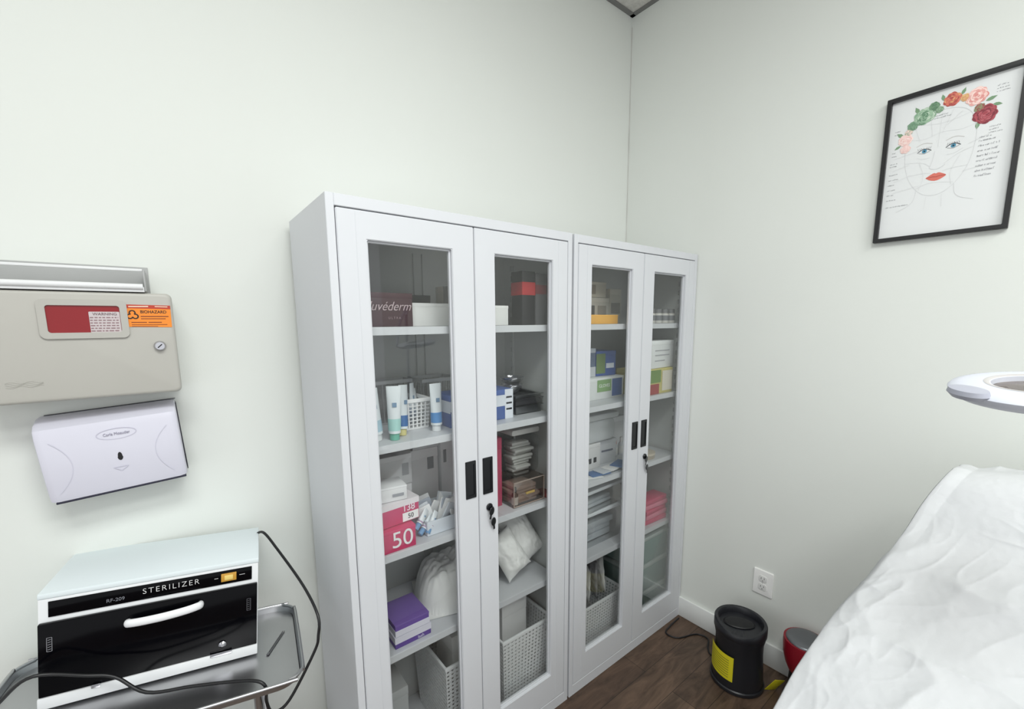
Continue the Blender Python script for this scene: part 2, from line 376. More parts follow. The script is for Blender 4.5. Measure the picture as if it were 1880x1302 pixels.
def tray(x,y,z,w,d,h,m,label):
    return solo('metal_tray',join([mbox(-w/2,w/2,-d/2,d/2,0,0.003),frame_ring(w-0.004,d-0.004,0.004,0.0,h),frame_ring(w+0.012,d+0.012,0.012,h,h+0.002)]),m,label,'tray',(x,y,z+0.0008),group='steel bowls and trays')
tray(-0.905,-0.21,z,0.12,0.17,0.028,bst,'rectangular steel instrument tray')
tray(-0.905,-0.21,z+0.032,0.12,0.17,0.022,C((54,54,58),0.3),'dark shallow instrument tray on steel tray')
tray(-0.905,-0.21,z+0.058,0.12,0.17,0.010,bst,'shallow steel tray stacked on dark tray')
bowl(-0.925,-0.22,z+0.072,0.040,0.030,'small polished steel bowl')
bowl(-0.868,-0.16,z+0.072,0.024,0.045,'narrow polished steel cup')
bowl(-0.925,-0.22,z+0.104,0.044,0.026,'polished steel bowl stacked on another')
# shelf 3
z=SL[2]
carton(-1.572,-1.465,-0.20,z,1.03,(205,206,206),'white carton stacked at the shelf back',0.12)
carton(-1.46,-1.345,-0.225,z,0.985,(218,219,220),'white carton with small black print',0.11,txt=[('2',0.03,0.8,0.8,(70,70,75),0)])
carton(-1.45,-1.34,-0.22,0.986,1.085,(210,211,212),'white carton stacked on another carton',0.11,patch=[(0.7,0.9,0.3,0.7,(150,152,155))])
carton(-1.325,-1.205,-0.145,z,1.065,(218,218,218),'white carton with grey symbol print',0.08,patch=[(0.65,0.85,0.65,0.85,(60,60,66))])
carton(-1.195,-1.10,-0.15,z,1.085,(212,213,214),'plain white upright carton',0.085,patch=[(0.1,0.22,0.65,0.85,(70,70,74))])
carton(-1.30,-1.20,-0.145,1.0655,1.115,(206,208,210),'small white carton on top of another',0.08)
carton(-1.525,-1.378,-0.340,0.916,0.985,(200,58,108),'pink and white carton of gloves',0.11,band=[(0.74,1.001,(232,226,230))],patch=[(0.62,0.98,0.04,0.42,(244,244,244))],rot=0.10)
T=[o for o in COL.objects if o.name.startswith('carton') and o.get('label')=='pink and white carton of gloves'][0]
text('138',0.028,T,(0.038,-0.0575,0.043),C((244,220,232),0.5),bold=0.0004)
text('50',0.020,T,(0.044,-0.0575,0.016),C((60,50,60),0.5))
carton(-1.51,-1.400,-0.362,z,0.914,(198,52,100),'pink carton with large white number fifty',0.115,txt=[('50',0.068,0.62,0.5,(240,238,240),0)])
carton(-1.50,-1.405,-0.33,0.9862,1.03,(226,226,228),'small white carton stacked on pink carton',0.08,patch=[(0.55,0.9,0.3,0.5,(150,152,160))],rot=-0.12)
T=thing('storage_tray','white plastic tray filled with packets','tray',(-1.265,-0.26,z+0.0008))
part('tray_body',join([mbox(-0.085,0.085,-0.08,0.08,0,0.004),frame_ring(0.17,0.16,0.004,0.0,0.045)]),T,C((214,220,228),0.4))
for i in range(14):
    a=random.uniform(-0.9,0.9)
    me=mbox(-0.024,0.024,-0.003,0.003,0,0.070,0.002)
    solo('foil_packet',me,C([(228,230,232),(204,210,218),(236,236,236),(170,178,192)][i%4],0.35),'white sachet packet standing in a tray','packet',(-1.325+0.0095*i,-0.31+0.021*(i%5),z+0.012),(0.35*random.uniform(-1,1),a*0.6,random.uniform(-.7,.7)),group='sachet packets in the tray')
for i,(px,pz,a) in enumerate(((-1.372,0.010,1.0),(-1.350,0.010,0.7),(-1.385,0.030,0.9))):
    sq_tube(px,-0.330-0.008*(i%2),z+pz,0.07,0.010,'small white tube lying against the tray',(110,150,190),(170,140,170),0.4,a,group='small tubes by the tray')
acr=clearmat('clear_acrylic',(0.95,0.955,0.95),0.5); amb=clearmat('amber_acrylic',(0.84,0.78,0.74),0.6)
carton(-1.115,-1.035,-0.30,z,1.10,(186,70,100),'tall pink carton beside the acrylic organiser',0.10)
T=thing('acrylic_organiser','smoky amber acrylic drawer organiser','organiser',(-0.950,-0.29,z+0.0008))
part('drawer_box',join([mbox(-0.072,0.072,-0.06,0.06,0,0.095,0.003)]),T,amb)
part('front_rim',frame_mesh(-0.072,0.072,0.002,0.093,-0.069,0.069,0.005,0.090,-0.058,-0.063,0.001),T,C((176,160,150),0.3))
part('pull_knob',mbox(-0.02,0.02,-0.068,-0.0635,0.042,0.050,0.001),T,C((190,160,90),0.3))
part('stored_pouch',folded(0.125,0.10,0.062,4,3),T,C((186,170,162),0.6))
T=thing('clear_canister','clear plastic canister with lid full of cotton pads','container',(-0.925,-0.25,z+0.0965))
part('canister_body',rrprism(0.125,0.15,0.10,0.02,y0=0.05),T,acr,(0,0,0.075))
part('canister_lid',rrprism(0.131,0.02,0.106,0.008,0.003,y0=0.053),T,C((220,220,216),0.4),(0,0,0.160))
part('stored_pads',folded(0.105,0.08,0.115,9,5),T,C((206,206,202),0.8))
carton(-0.868,-0.832,-0.362,z,0.862,(150,60,58),'flat dark red packet on the shelf edge',0.07)
bottle(-1.005,-0.335,z,0.012,0.07,'small brown glass bottle with black cap',(96,70,56),(30,30,32),'small bottles on the shelf')
# shelf 4
z=SL[3]
def lump(w,d,h,seed,nx=90,ny=80,fold=9):
    bm=bmesh.new(); G=[]
    for i in range(nx+1):
        row=[]
        for j in range(ny+1):
            u=-1+2*i/nx; v=-1+2*j/ny
            r=min(1,(abs(u)**2.6+abs(v)**2.6))
            hh=h*(1-r)**0.45
            hh*=1+0.14*noise.noise(Vector((u*2+seed,v*2,0)))+0.06*noise.noise(Vector((u*7+seed,v*7,0)))-0.035*(abs(math.sin(u*11+v*3))**8+abs(math.sin(v*9-u*4))**8)
            row.append(bm.verts.new((u*w/2,v*d/2,max(0,hh)+0.0005)))
        G.append(row)
    for i in range(nx):
        for j in range(ny): bm.faces.new([G[i][j],G[i+1][j],G[i+1][j+1],G[i][j+1]])
    return fin(bm,ang=80)
T=thing('folded_towel','rumpled white quilted towel in plastic wrap','towel',(-1.195,-0.215,z+0.001),(0,0,-0.3))
part('towel_body',lump(0.27,0.24,0.155,2.0),T,cot)
carton(-1.475,-1.358,-0.352,z,0.570,(98,72,150),'purple and white carton with printed front',0.125,band=[(0.45,1.001,(222,220,232))],txt=[('lash',0.014,0.7,0.24,(225,220,240),0)],group='purple cartons on the lower shelf')
carton(-1.472,-1.362,-0.350,0.571,0.608,(110,84,160),'purple and white carton stacked on another',0.123,band=[(0.0,0.5,(226,224,236))],lidcol=(122,96,168),group='purple cartons on the lower shelf')
pillow('pillow',(-0.998,-0.285,z+0.112),(math.radians(70),math.radians(-24),0),0.115,0.175,0.080,'small white cotton pillow leaning on another',seed=1,group='small white pillows',amp=0.003)
pillow('pillow',(-0.905,-0.235,z+0.140),(math.radians(70),math.radians(-24),0),0.130,0.225,0.095,'small white cotton pillow standing upright on shelf',seed=5,group='small white pillows',amp=0.003)
# bottom
WB=(238,240,241)
basket('woven_basket',-1.30,-1.11,-0.33,-0.07,ZB,0.31,'white woven plastic basket on cabinet bottom',WB,0.016,0.0098,0.85,group='white woven baskets')
basket('woven_basket',-1.08,-0.84,-0.355,-0.08,ZB,0.31,'white woven plastic basket holding a white box',WB,0.016,0.0098,0.85,group='white woven baskets')
carton(-1.02,-0.90,-0.27,ZB+0.006,ZB+0.39,(232,232,232),'white carton standing inside woven basket',0.12)
carton(-1.24,-1.16,-0.27,ZB+0.006,ZB+0.36,(224,224,222),'white carton standing in the first woven basket',0.12)
carton(-1.56,-1.38,-0.20,ZB,0.25,(200,202,202),'grey carton on the cabinet bottom',0.12)
# ---- right cabinet
z=SR[0]
carton(-0.62,-0.41,-0.25,z,1.60,(190,188,180),'cream carton with black label strip',0.14,patch=[(0.3,0.55,0.3,0.7,(90,88,86)),(0.65,0.9,0.3,0.7,(140,136,128))],group='cream cartons on the top shelf')
carton(-0.61,-0.43,-0.25,1.601,1.665,(186,182,170),'cream carton stacked on another carton',0.14,patch=[(0.3,0.6,0.2,0.8,(134,126,114))],group='cream cartons on the top shelf',rot=0.05)
carton(-0.405,-0.33,-0.25,z,1.64,(180,178,170),'grey upright carton with label',0.12,patch=[(0.1,0.9,0.3,0.6,(120,118,116))],group='cream cartons on the top shelf')
carton(-0.62,-0.455,-0.335,z,1.527,(232,176,80),'flat yellow box in front of cartons',0.08)
for i in range(5):
    T=thing('product_jar','small white jar with grey lid on top shelf','jar',(-0.265+0.052*i,-0.325,z+0.0008),group='row of small jars')
    part('jar_body',lathe([(0,0),(0.018,0),(0.02,0.003),(0.02,0.042),(0.016,0.046),(0,0.046)],28),T,C((214,212,206),0.35))
    part('jar_lid',lathe([(0,0.046),(0.0185,0.046),(0.019,0.062),(0.017,0.064),(0,0.064)],28),T,C((120,120,122),0.3))
    part('jar_label',lathe([(0.0204,0.012),(0.0206,0.013),(0.0206,0.034),(0.0204,0.035)],28),T,C((120,122,126),0.5))
z=SR[1]
carton(-0.64,-0.335,-0.28,z,1.262,(228,231,230),'white and green carton of gloves',0.16,patch=[(0.42,0.72,0.35,0.9,(140,176,120)),(0.74,0.96,0.08,0.9,(70,100,160))],txt=[('GLOVES',0.02,0.57,0.62,(235,240,235),0)],group='glove cartons')
carton(-0.65,-0.480,-0.24,1.263,1.387,(110,124,150),'slate blue carton stacked on glove carton',0.14,lidcol=(206,212,222),group='glove cartons',band=[(0.0,0.35,(206,210,216))])
carton(-0.468,-0.350,-0.245,1.263,1.372,(70,98,168),'bright blue carton with white side',0.12,patch=[(0.0,0.45,0.1,0.9,(116,140,90)),(0.5,0.9,0.3,0.5,(225,230,240))],group='glove cartons',rot=-0.10)
carton(-0.30,-0.06,-0.352,z,1.285,(200,190,120),'yellow and red carton with leaf print',0.14,patch=[(0.0,0.55,0.0,0.40,(160,66,66)),(0.1,0.6,0.45,0.95,(116,146,80)),(0.65,0.98,0.1,0.9,(224,218,204))])
carton(-0.235,-0.045,-0.345,1.286,1.412,(232,234,234),'white carton with grey print lines',0.12,patch=[(0.15,0.8,0.62,0.66,(180,180,185)),(0.15,0.8,0.45,0.49,(180,180,185)),(0.15,0.6,0.25,0.29,(180,180,185))],rot=0.06)
z=SR[2]
carton(-0.66,-0.47,-0.27,z,0.972,(226,226,226),'white carton with small black icons',0.15,patch=[(0.4,0.5,0.25,0.45,(50,50,54)),(0.58,0.68,0.25,0.45,(50,50,54)),(0.76,0.86,0.25,0.45,(50,50,54))],rot=0.04)
carton(-0.455,-0.335,-0.25,z,0.968,(206,208,212),'pale grey carton beside white carton',0.13,patch=[(0.2,0.8,0.5,0.58,(110,114,130))],rot=-0.08)
T=thing('plastic_bin','translucent grey lidded bin on a white carton','container',(-0.50,-0.19,0.9738))
part('bin_body',rrprism(0.26,0.10,0.16,0.03,0.01,y0=0.08),T,C((206,210,212),0.35),(0,0,0.051))
part('bin_lid',rrprism(0.285,0.026,0.18,0.012,0.006,y0=0.09),T,C((224,227,228),0.35),(0,0,0.115))
me=lathe([(0.022,0),(0.045,0),(0.046,0.002),(0.046,0.022),(0.045,0.024),(0.022,0.024),(0.022,0)],40)
solo('tape_roll',me,C((230,230,228),0.5),'roll of white medical tape standing upright','tape roll',(-0.655,-0.325,z+0.0468),(math.pi/2,0,0.5))
for i in range(5):
    me=mbox(-0.05,0.05,-0.03,0.03,0,0.003,0.001)
    solo('paper_packet',me,C([(226,226,226),(200,204,210),(90,120,166)][(i*2)%3],0.5),'thin paper packet on the shelf edge','packet',(-0.60+0.05*i,-0.325,z+0.001+0.0034*i),(0,0,0.15*(i-2)),group='paper packets')
T=thing('round_tin','tan round tin with pale lid','tin',(-0.20,-0.30,z+0.0008))
part('tin_body',lathe([(0,0),(0.055,0),(0.056,0.018),(0,0.018)],40),T,C((170,160,146),0.4))
part('tin_lid',lathe([(0,0.018),(0.058,0.018),(0.058,0.026),(0.05,0.028),(0,0.028)],40),T,C((206,196,180),0.4))
carton(-0.30,-0.10,-0.12,z,1.02,(216,218,220),'white carton at the shelf back',0.07)
for i in range(3):
    bottle(-0.28+0.032*i,-0.20-0.01*i,z,0.013,0.075+0.012*(i%2),'small white bottle with coloured cap',(210,214,218),[(200,60,60),(226,226,226),(90,120,170)][i],'small bottles beside the round tin')
z=SR[3]
for i,(w_,h_) in enumerate(((0.27,0.14),(0.25,0.085))):
    T=thing('plastic_bin','clear plastic storage bin with white lid','container',(-0.50+0.01*i,-0.22,z+0.0008+0.158*i),(0,0,0.05*i),group='stacked clear bins')
    part('bin_body',rrprism(w_-0.015,h_,0.19,0.02,y0=0.095),T,acr,(0,0,h_/2))
    part('bin_lid',rrprism(w_,0.014,0.20,0.006,0.002,y0=0.10),T,C((230,234,238),0.3),(0,0,h_+0.0075))
    part('stored_linen',folded(w_-0.05,0.15,h_-0.05,2+(1-i),20+i),T,C((214,220,226),0.7))
for i in range(5):
    solo('pink_packet',mbox(-0.085,0.085,-0.04,0.04,0,0.024,0.005),C([(204,86,116),(220,130,152)][i%2],0.4),'pink soft packet of pads','packet',(-0.145+0.006*(i%2),-0.312,z+0.0008+0.0246*i),(0,0,0.05*(i%3-1)),group='pile of pink packets')
basket('woven_basket',-0.68,-0.38,-0.35,-0.08,ZB,0.24,'white woven plastic basket full of bags',WB,0.016,0.0098,0.85,group='white woven baskets')
pm=[cot,C((160,160,164),0.6),cot]
for i in range(6):
    pillow('rolled_pouch',(-0.632+0.043*i,-0.215,ZB+0.268+0.014*(i%3)),(math.radians(88),0.12*(i%3-1),1.15+0.05*(i%3-1)),0.16,0.19,0.028,'white or grey fabric pouch in basket','pouch',seed=i*3,group='fabric pouches in basket',m=pm[i%3],amp=0.003)
tb=mat('teal_bin_plastic',(126,148,144),0.35,var=0.06)
for i in range(3):
    T=thing('plastic_bin','grey green stacked storage bin with contents','container',(-0.165,-0.255,ZB+0.0008+0.142*i),group='stacked green bins')
    part('bin_body',rrprism(0.28,0.122,0.18,0.02,0.006,y0=0.09),T,tb,(0,0,0.062))
    part('bin_lid',rrprism(0.29,0.016,0.19,0.006,0.002,y0=0.095),T,C((176,186,184),0.35),(0,0,0.1325))
# ------------------------------------------------------------------ wall items
beige=mat('beige_enamel',(180,178,171),0.45,var=0.012)
T=thing('sharps_disposal_cabinet','beige locking sharps cabinet with red window on wall','sharps container',(-2.075,-0.0003,1.4545))
part('cabinet_body',rrprism(0.342,0.242,0.119,0.012,0.007),T,beige)
wx=0.013
part('window_frame',rring(0.146,0.086,0.013,0.012,-0.1185,-0.1240),T,beige,(wx,0,0.060))
part('red_window',rrprism(0.121,0.061,0.0010,0.008,y0=-0.1192),T,C((140,24,30),0.2),(wx,0,0.060))
part('window_label',rrprism(0.052,0.048,0.0006,0.002,y0=-0.1204),T,C((200,190,191),0.5),(wx+0.033,0,0.0525))
text('WARNING',0.0085,T,(wx+0.034,-0.1214,0.071),C((110,90,94),0.5))
lines=[]
for r in range(6):
    x=-0.024
    while x<0.023:
        l=random.uniform(0.003,0.008); l=min(l,0.024-x); lines+= [[(x,-r*0.0060),(x+l,-r*0.0060),(x+l,-r*0.0060+0.0024),(x,-r*0.0060+0.0024)]]; x+=l+0.002
part('fine_print',flat(lines),T,C((140,112,116),0.5),(wx+0.032,-0.1213,0.062))
part('biohazard_sticker',mbox(-0.041,0.041,-0.0006,0,-0.026,0.026),T,C((240,140,40),0.5),(0.125,-0.1195,0.067),(0,0.02,0),label='orange warning sticker')
part('sticker_strip',mbox(-0.041,0.041,-0.0006,0,0.0175,0.026),T,C((186,60,40),0.5),(0.125,-0.1199,0.067),(0,0.02,0))
part('sticker_strip_mark',flat(stroke([(-0.036,0.022),(0.000,0.0225)],0.0026)+stroke([(0.012,0.0225),(0.036,0.022)],0.002)),T,C((240,214,190),0.5),(0.125,-0.1212,0.067))
text('BIOHAZARD',0.0098,T,(0.1335,-0.1203,0.0765),C((50,26,14),0.5),sx=0.88,bold=0.00015)
bio=[]
for k in range(3):
    a0=math.radians(90+120*k); cx,cz=0.0056*math.cos(a0),0.0056*math.sin(a0)
    bio+=stroke([(cx+0.0052*math.cos(a0+t),cz+0.0052*math.sin(a0+t)) for t in [(-2.4+4.8*i/12) for i in range(13)]],0.0028)
part('biohazard_symbol',flat(bio),T,C((34,18,10),0.5),(0.0945,-0.1203,0.069))
ln=stroke([(-0.016,0.001),(0.036,0.001)],0.0022)+stroke([(-0.016,-0.0045),(0.030,-0.0045)],0.0018)+stroke([(-0.034,-0.013),(-0.006,-0.013)],0.0020)+stroke([(-0.003,-0.013),(0.022,-0.013)],0.0020)+stroke([(-0.034,-0.0185),(0.032,-0.0185)],0.0014)+stroke([(-0.034,-0.0225),(0.014,-0.0225)],0.0012)
part('sticker_lines',flat(ln),T,C((120,52,20),0.5),(0.125,-0.1203,0.065))
part('lock',lathe([(0,0),(0.011,0),(0.012,0.003),(0.009,0.008),(0.009,0.011),(0,0.012)],28),T,chrome,(0.138,-0.119,-0.005),(math.pi/2,0,0),label='chrome key lock')
part('lock_slot',mbox(-0.0012,0.0012,-0.0006,0,-0.006,0.006),T,BLK,(0.138,-0.1313,-0.005),(0,0.8,0))
sw=[]
for r in range(4): sw+=stroke([(-0.028+0.056*i/10,0.002*math.sin(i*1.2+r)-0.003*r) for i in range(11)],0.0009)
part('embossed_mark',flat(sw),T,C((164,162,154),0.5),(-0.095,-0.1193,-0.075))
T=thing('glove_box_holder','white metal glove box holder above sharps cabinet','holder',(-2.105,-0.0003,1.5765))
hm=C((224,225,226),0.55); hg=C((168,169,168),0.6)
part('back_plate',mbox(-0.16,0.16,-0.004,0,0,0.070,0.001),T,hg)
part('base_plate',mbox(-0.155,0.155,-0.112,-0.005,0.001,0.005,0.001),T,hg)
part('front_lip',join([tube([(-0.155,-0.120,0.013),(0,-0.120,0.013),(0.150,-0.120,0.013)],0.0070,12),mbox(-0.155,0.152,-0.121,-0.112,0.001,0.013,0.001)]),T,hm)
part('end_plate',mbox(0.1525,0.156,-0.118,-0.005,0.003,0.0535,0.001),T,hg)
part('top_lip',mbox(-0.16,0.152,-0.108,-0.1035,0.0500,0.0560,0.001),T,hm)
# paper towel dispenser
T=thing('paper_towel_dispenser','white plastic wall paper towel dispenser with dark underside','dispenser',(-2.046,-0.0003,1.186),(0,math.radians(-3.2),0))
lav=mat('lavender_white_plastic',(214,213,225),0.35,var=0.008)
bm=bmesh.new()
sec=[(0.0,0.108),(-0.03,0.108),(-0.075,0.099),(-0.093,0.088),(-0.099,0.070),(-0.101,0.0),(-0.098,-0.070),(-0.094,-0.083),(-0.0,-0.083)]
rings=[]
for x,k in ((-0.129,0.90),(-0.127,0.955),(-0.123,0.985),(-0.114,1.0),(0.114,1.0),(0.123,0.985),(0.127,0.955),(0.129,0.90)):
    rings.append([bm.verts.new((x*(1-0.03*(0.1-zz)/0.2*(1 if x<0 else 0.2)),yy*k,zz*(0.5+0.5*k))) for yy,zz in sec])
for a,b_ in zip(rings,rings[1:]):
    for i in range(len(sec)-1): bm.faces.new([a[i],a[i+1],b_[i+1],b_[i]])
    bm.faces.new([a[-1],a[0],b_[0],b_[-1]])
bm.faces.new(rings[0]); bm.faces.new(rings[-1][::-1])
part('cover',fin(bm,ang=30),T,lav)
part('dark_base',join([mbox(-0.117,0.125,-0.094,0,-0.0885,-0.0835,0.0015)]),T,C((40,40,58),0.25))
part('side_gasket',mbox(0.1292,0.1312,-0.03,0,-0.085,0.10,0.0006),T,C((50,50,60),0.3))
part('back_gasket',mbox(-0.118,0.131,-0.006,0,0.1085,0.1098,0.0004),T,C((50,50,60),0.3))
ov=[(0.036*math.cos(2*math.pi*i/36),0.013*math.sin(2*math.pi*i/36)) for i in range(37)]
lv2=C((200,198,213),0.35); lv3=C((207,206,219),0.35)
part('embossed_logo',flat(stroke(ov,0.0016)),T,lv2,(0.010,-0.1003,0.056),(0.0,0,0))
text('Carla Moauder',0.0100,T,(0.010,-0.1008,0.056),C((156,153,170),0.4),sx=0.8)
kh=[(0.0052*math.cos(a)*(1 if math.sin(a)<0 else 0.8),0.010*math.sin(a)) for a in [2*math.pi*i/24 for i in range(24)]]
part('key_hole',flat([kh]),T,BLK,(0.008,-0.1017,0.000))
part('embossed_arrow',flat(stroke([(-0.014,0.004),(0.014,0.004),(0,-0.006),(-0.014,0.004)],0.0012)),T,lv2,(0.006,-0.1014,-0.030))
for s in (-1,1):
    part('embossed_curve',flat(stroke([(s*(0.075+0.030*(t*t)),-0.060+0.06*(t+1)) for t in [(-1+2*i/14) for i in range(15)]],0.0010)),T,lv3,(0,-0.1018,-0.002))
# ------------------------------------------------------------------ steriliser on cart
yaw,ro,pi_=-0.137,0.088,-0.056
A=Matrix.Rotation(yaw,3,'Z'); Bm=Matrix.Rotation(ro,3,'Y'); Cm=Matrix.Rotation(pi_,3,'X')
M3=A@Bm@Cm
E3=M3.to_euler()
O=Vector((-2.209,-0.216,0.689))
T=thing('sterilizer_cabinet','pale steel towel sterilizer with black glass door','sterilizer',O,E3)
W,D,H=0.40,0.221,0.252
pb=mat('pale_white_enamel',(224,233,236),0.55,var=0.008); wh=C((232,234,236),0.35)
bg=mat('black_gloss_glass',(5,5,8),0.12,spec=0.12)
part('body',mboxes([(0,W,0,D,0.010,H-0.012)],0.002),T,pb)
part('top_panel',mbox(-0.001,W+0.001,-0.006,D+0.001,H-0.0118,H,0.002),T,pb)
part('front_frame',mbox(0.0,W,-0.005,-0.0002,0.006,H-0.0122,0.001),T,wh)
part('control_panel',mbox(0.016,W-0.014,-0.0075,-0.0052,H-0.052,H-0.018,0.0008),T,bg)
text('STERILIZER',0.0180,T,(0.224,-0.0079,H-0.033),C((232,232,232),0.4),sx=0.98,space=1.26,bold=-0.0003)
text('RF-209',0.0110,T,(0.124,-0.0079,H-0.040),C((120,122,130),0.4))
part('power_switch',join([mbox(-0.016,0.016,-0.0035,0,-0.010,0.010,0.001)]),T,C((200,150,60),0.3),(0.337,-0.0078,H-0.034),label='amber rocker switch')
part('switch_rocker',mbox(-0.009,0.009,-0.0055,-0.0036,-0.006,0.006,0.001),T,C((232,204,120),0.3),(0.337,-0.0078,H-0.034))
part('small_marks',flat(stroke([(-0.030,0.0),(-0.022,0)],0.0012)+stroke([(0.022,0.0),(0.034,0)],0.0012)),T,C((210,210,210)),(0.337,-0.0079,H-0.034))
d=part('door',mbox(0.002,W-0.002,-0.016,-0.0055,0.031,H-0.062,0.0015),T,bg,label='black glossy glass door')
part('door_sill',mbox(0.0,W,-0.018,-0.0055,0.005,0.0302,0.002),T,wh)
hm_=tube([(0.148,-0.017,-0.005),(0.150,-0.032,-0.001),(0.175,-0.040,0.001),(0.215,-0.043,0.003),(0.255,-0.040,0.005),(0.279,-0.032,0.006),(0.281,-0.017,0.003)],0.0062,14)
for v in hm_.vertices:
    cz=-0.001+0.006*(v.co.x-0.148)/0.133; v.co.z=cz+(v.co.z-cz)*1.45
part('door_handle',hm_,d,WHT,(0,0,H-0.088),label='white curved bar handle')
part('door_latch',join([lathe([(0,0),(0.007,0),(0.008,0.002),(0.004,0.005),(0,0.005)],20)]),d,chrome,(0.325,-0.0165,0.052),(math.pi/2,0,0))
part('hinge',mbox(0.300,0.345,-0.0205,-0.0165,0.026,0.034,0.001),T,chrome)
part('hinge',mbox(0.085,0.100,-0.0205,-0.0165,0.026,0.034,0.001),T,chrome)
lb=stroke([(-0.004,-0.015),(0.004,-0.015),(0.004,0.015),(-0.004,0.015),(-0.004,-0.015)],0.0009)
for k in range(5): lb+=stroke([(-0.0025,-0.011+0.0052*k),(0.0025,-0.010+0.0052*k)],0.0011)
part('door_marking',flat(lb),d,C((140,140,146)),(0.020,-0.0165,0.145))
part('door_marking',flat(lb),d,C((90,90,96)),(0.380,-0.0165,0.140))
for fx_ in (0.02,W-0.05):
    for fy_ in (0.02,D-0.05):
        part('foot',mbox(fx_,fx_+0.03,fy_,fy_+0.03,0.0,0.0098,0.001),T,BLK)
steel=mat('stainless_steel',(190,190,192),0.30,1.0,var=0.02)
T=thing('tray_cart','stainless steel rolling tray cart holding the sterilizer','cart',O,E3)
tx0,tx1,ty0,ty1=-0.085,0.490,-0.170,0.178
tw,td=tx1-tx0,ty1-ty0
me=rrprism(tw,td,0.004,0.05); me.transform(Matrix.Rotation(-math.pi/2,4,'X')); me.transform(Matrix.Translation(((tx0+tx1)/2,(ty0+ty1)/2,-0.004)))
me.transform(Matrix.Translation((0,0,-max(v.co.z for v in me.vertices)-0.0008)))
part('tray_surface',me,T,steel)
def rimwall():
    bm=bmesh.new(); P1=rrpts(tw,td,0.05,8,(tx0+tx1)/2,(ty0+ty1)/2); P2=rrpts(tw+0.014,td+0.014,0.055,8,(tx0+tx1)/2,(ty0+ty1)/2)
    a=[bm.verts.new((p[0],p[1],-0.0045)) for p in P1]; b2=[bm.verts.new((p[0],p[1],0.014)) for p in P2]; n=len(a)
    for i in range(n): bm.faces.new([a[i],a[(i+1)%n],b2[(i+1)%n],b2[i]])
    return fin(bm)
part('tray_wall',rimwall(),T,steel)
part('tray_rim',tube([(p[0],p[1],0.014) for p in rrpts(tw+0.014,td+0.014,0.055,4,(tx0+tx1)/2,(ty0+ty1)/2)],0.0042,8,True,2),T,steel)
Mi=Matrix.Translation(O)@M3.to_4x4()
leg_tops=[]
for lx,ly in ((tx0+0.03,ty0+0.03),(tx1-0.09,ty0+0.03),(tx1-0.09,ty1-0.03),(tx0+0.03,ty1-0.03)):
    w_=Mi@Vector((lx,ly,-0.008)); leg_tops.append(w_)
    me=tube([w_,(w_.x,w_.y,0.36),(w_.x,w_.y,0.052)],0.0085,12,samp=1); me.transform(Mi.inverted()); part('leg',me,T,steel)
    me=lathe([(0,-0.011),(0.024,-0.011),(0.026,-0.008),(0.026,0.008),(0.024,0.011),(0,0.011)],24); me.transform(Matrix.Translation((w_.x,w_.y,0.0265))@Matrix.Rotation(math.pi/2,4,'X')); me.transform(Mi.inverted()); part('caster_wheel',me,T,BLK)
xs=[p.x for p in leg_tops]; ys=[p.y for p in leg_tops]
me=mbox(min(xs),max(xs),min(ys),max(ys),0.25,0.258,0.002); me.transform(Mi.inverted()); part('lower_shelf',me,T,steel)
me=join([mbox(-0.045,0.045,-0.003,-0.0015,0,0.0015),mbox(-0.045,0.045,0.0015,0.003,0,0.0015),mbox(-0.055,-0.045,-0.003,0.003,0,0.002)])
w_=Mi@Vector((0.445,0.02,0.0005)); e=(M3@Matrix.Rotation(1.15,3,'Z')).to_euler()
solo('tweezers',me,mat('tweezer_steel',(130,130,134),0.3,1.0),'thin steel tweezers lying on the tray','tweezers',w_,e)
cord=[(-1.775,-0.075,0.885),(-1.757,-0.105,0.90),(-1.735,-0.17,0.87),(-1.70,-0.30,0.81),(-1.687,-0.386,0.765),(-1.692,-0.40,0.72),(-1.705,-0.402,0.681),(-1.77,-0.405,0.585),(-1.806,-0.402,0.573),(-1.818,-0.414,0.62),(-1.818,-0.437,0.672),(-1.835,-0.425,0.690),(-1.88,-0.385,0.685),(-1.953,-0.350,0.690),(-2.03,-0.322,0.700),(-2.08,-0.285,0.74),(-2.125,-0.275,0.762),(-2.197,-0.274,0.80),(-2.247,-0.268,0.767),(-2.30,-0.27,0.70),(-2.34,-0.20,0.50),(-2.36,-0.15,0.2),(-2.36,-0.12,0.006)]
solo('power_cord',tube(cord,0.0036,8),BLK,'black power cord looping over the tray cart','cord')
# ------------------------------------------------------------------ right wall items
RW=(0,0,-math.pi/2)
T=thing('wall_outlet','white duplex wall outlet plate','outlet',(XW-0.0005,-0.786,0.366),RW)
part('cover_plate',rrprism(0.080,0.114,0.006,0.004,0.003),T,C((240,240,238),0.35))
for zz in (0.0185,-0.0185):
    s_=part('socket',rrprism(0.033,0.030,0.0022,0.009,0.001,y0=-0.0058),T,C((224,224,222),0.35),(0,0,zz))
    part('socket_slots',flat([[(x-0.0011,q-0.0042),(x+0.0011,q-0.0042),(x+0.0011,q+0.0042),(x-0.0011,q+0.0042)] for x,q in ((-0.0062,0.003),(0.0062,0.003))]+[[(0.0022*math.cos(2*math.pi*i/10),-0.008+0.0022*math.sin(2*math.pi*i/10)) for i in range(10)]]),s_,C((110,110,110)),(0,-0.0084,0))
part('cover_screw',lathe([(0,0),(0.003,0),(0.0025,0.001),(0,0.0012)],14),T,C((200,200,198),0.3),(0,-0.006,0),(math.pi/2,0,0))
PW,PH=0.305,0.449
T=thing('framed_poster','black framed facial chart poster with flower crown','picture',(XW-0.0008,-1.045,1.757),RW)
part('frame',frame_mesh(0,PW,0,PH,0.012,PW-0.012,0.012,PH-0.012,0.0,-0.02,0.001),T,C((20,20,22),0.4))
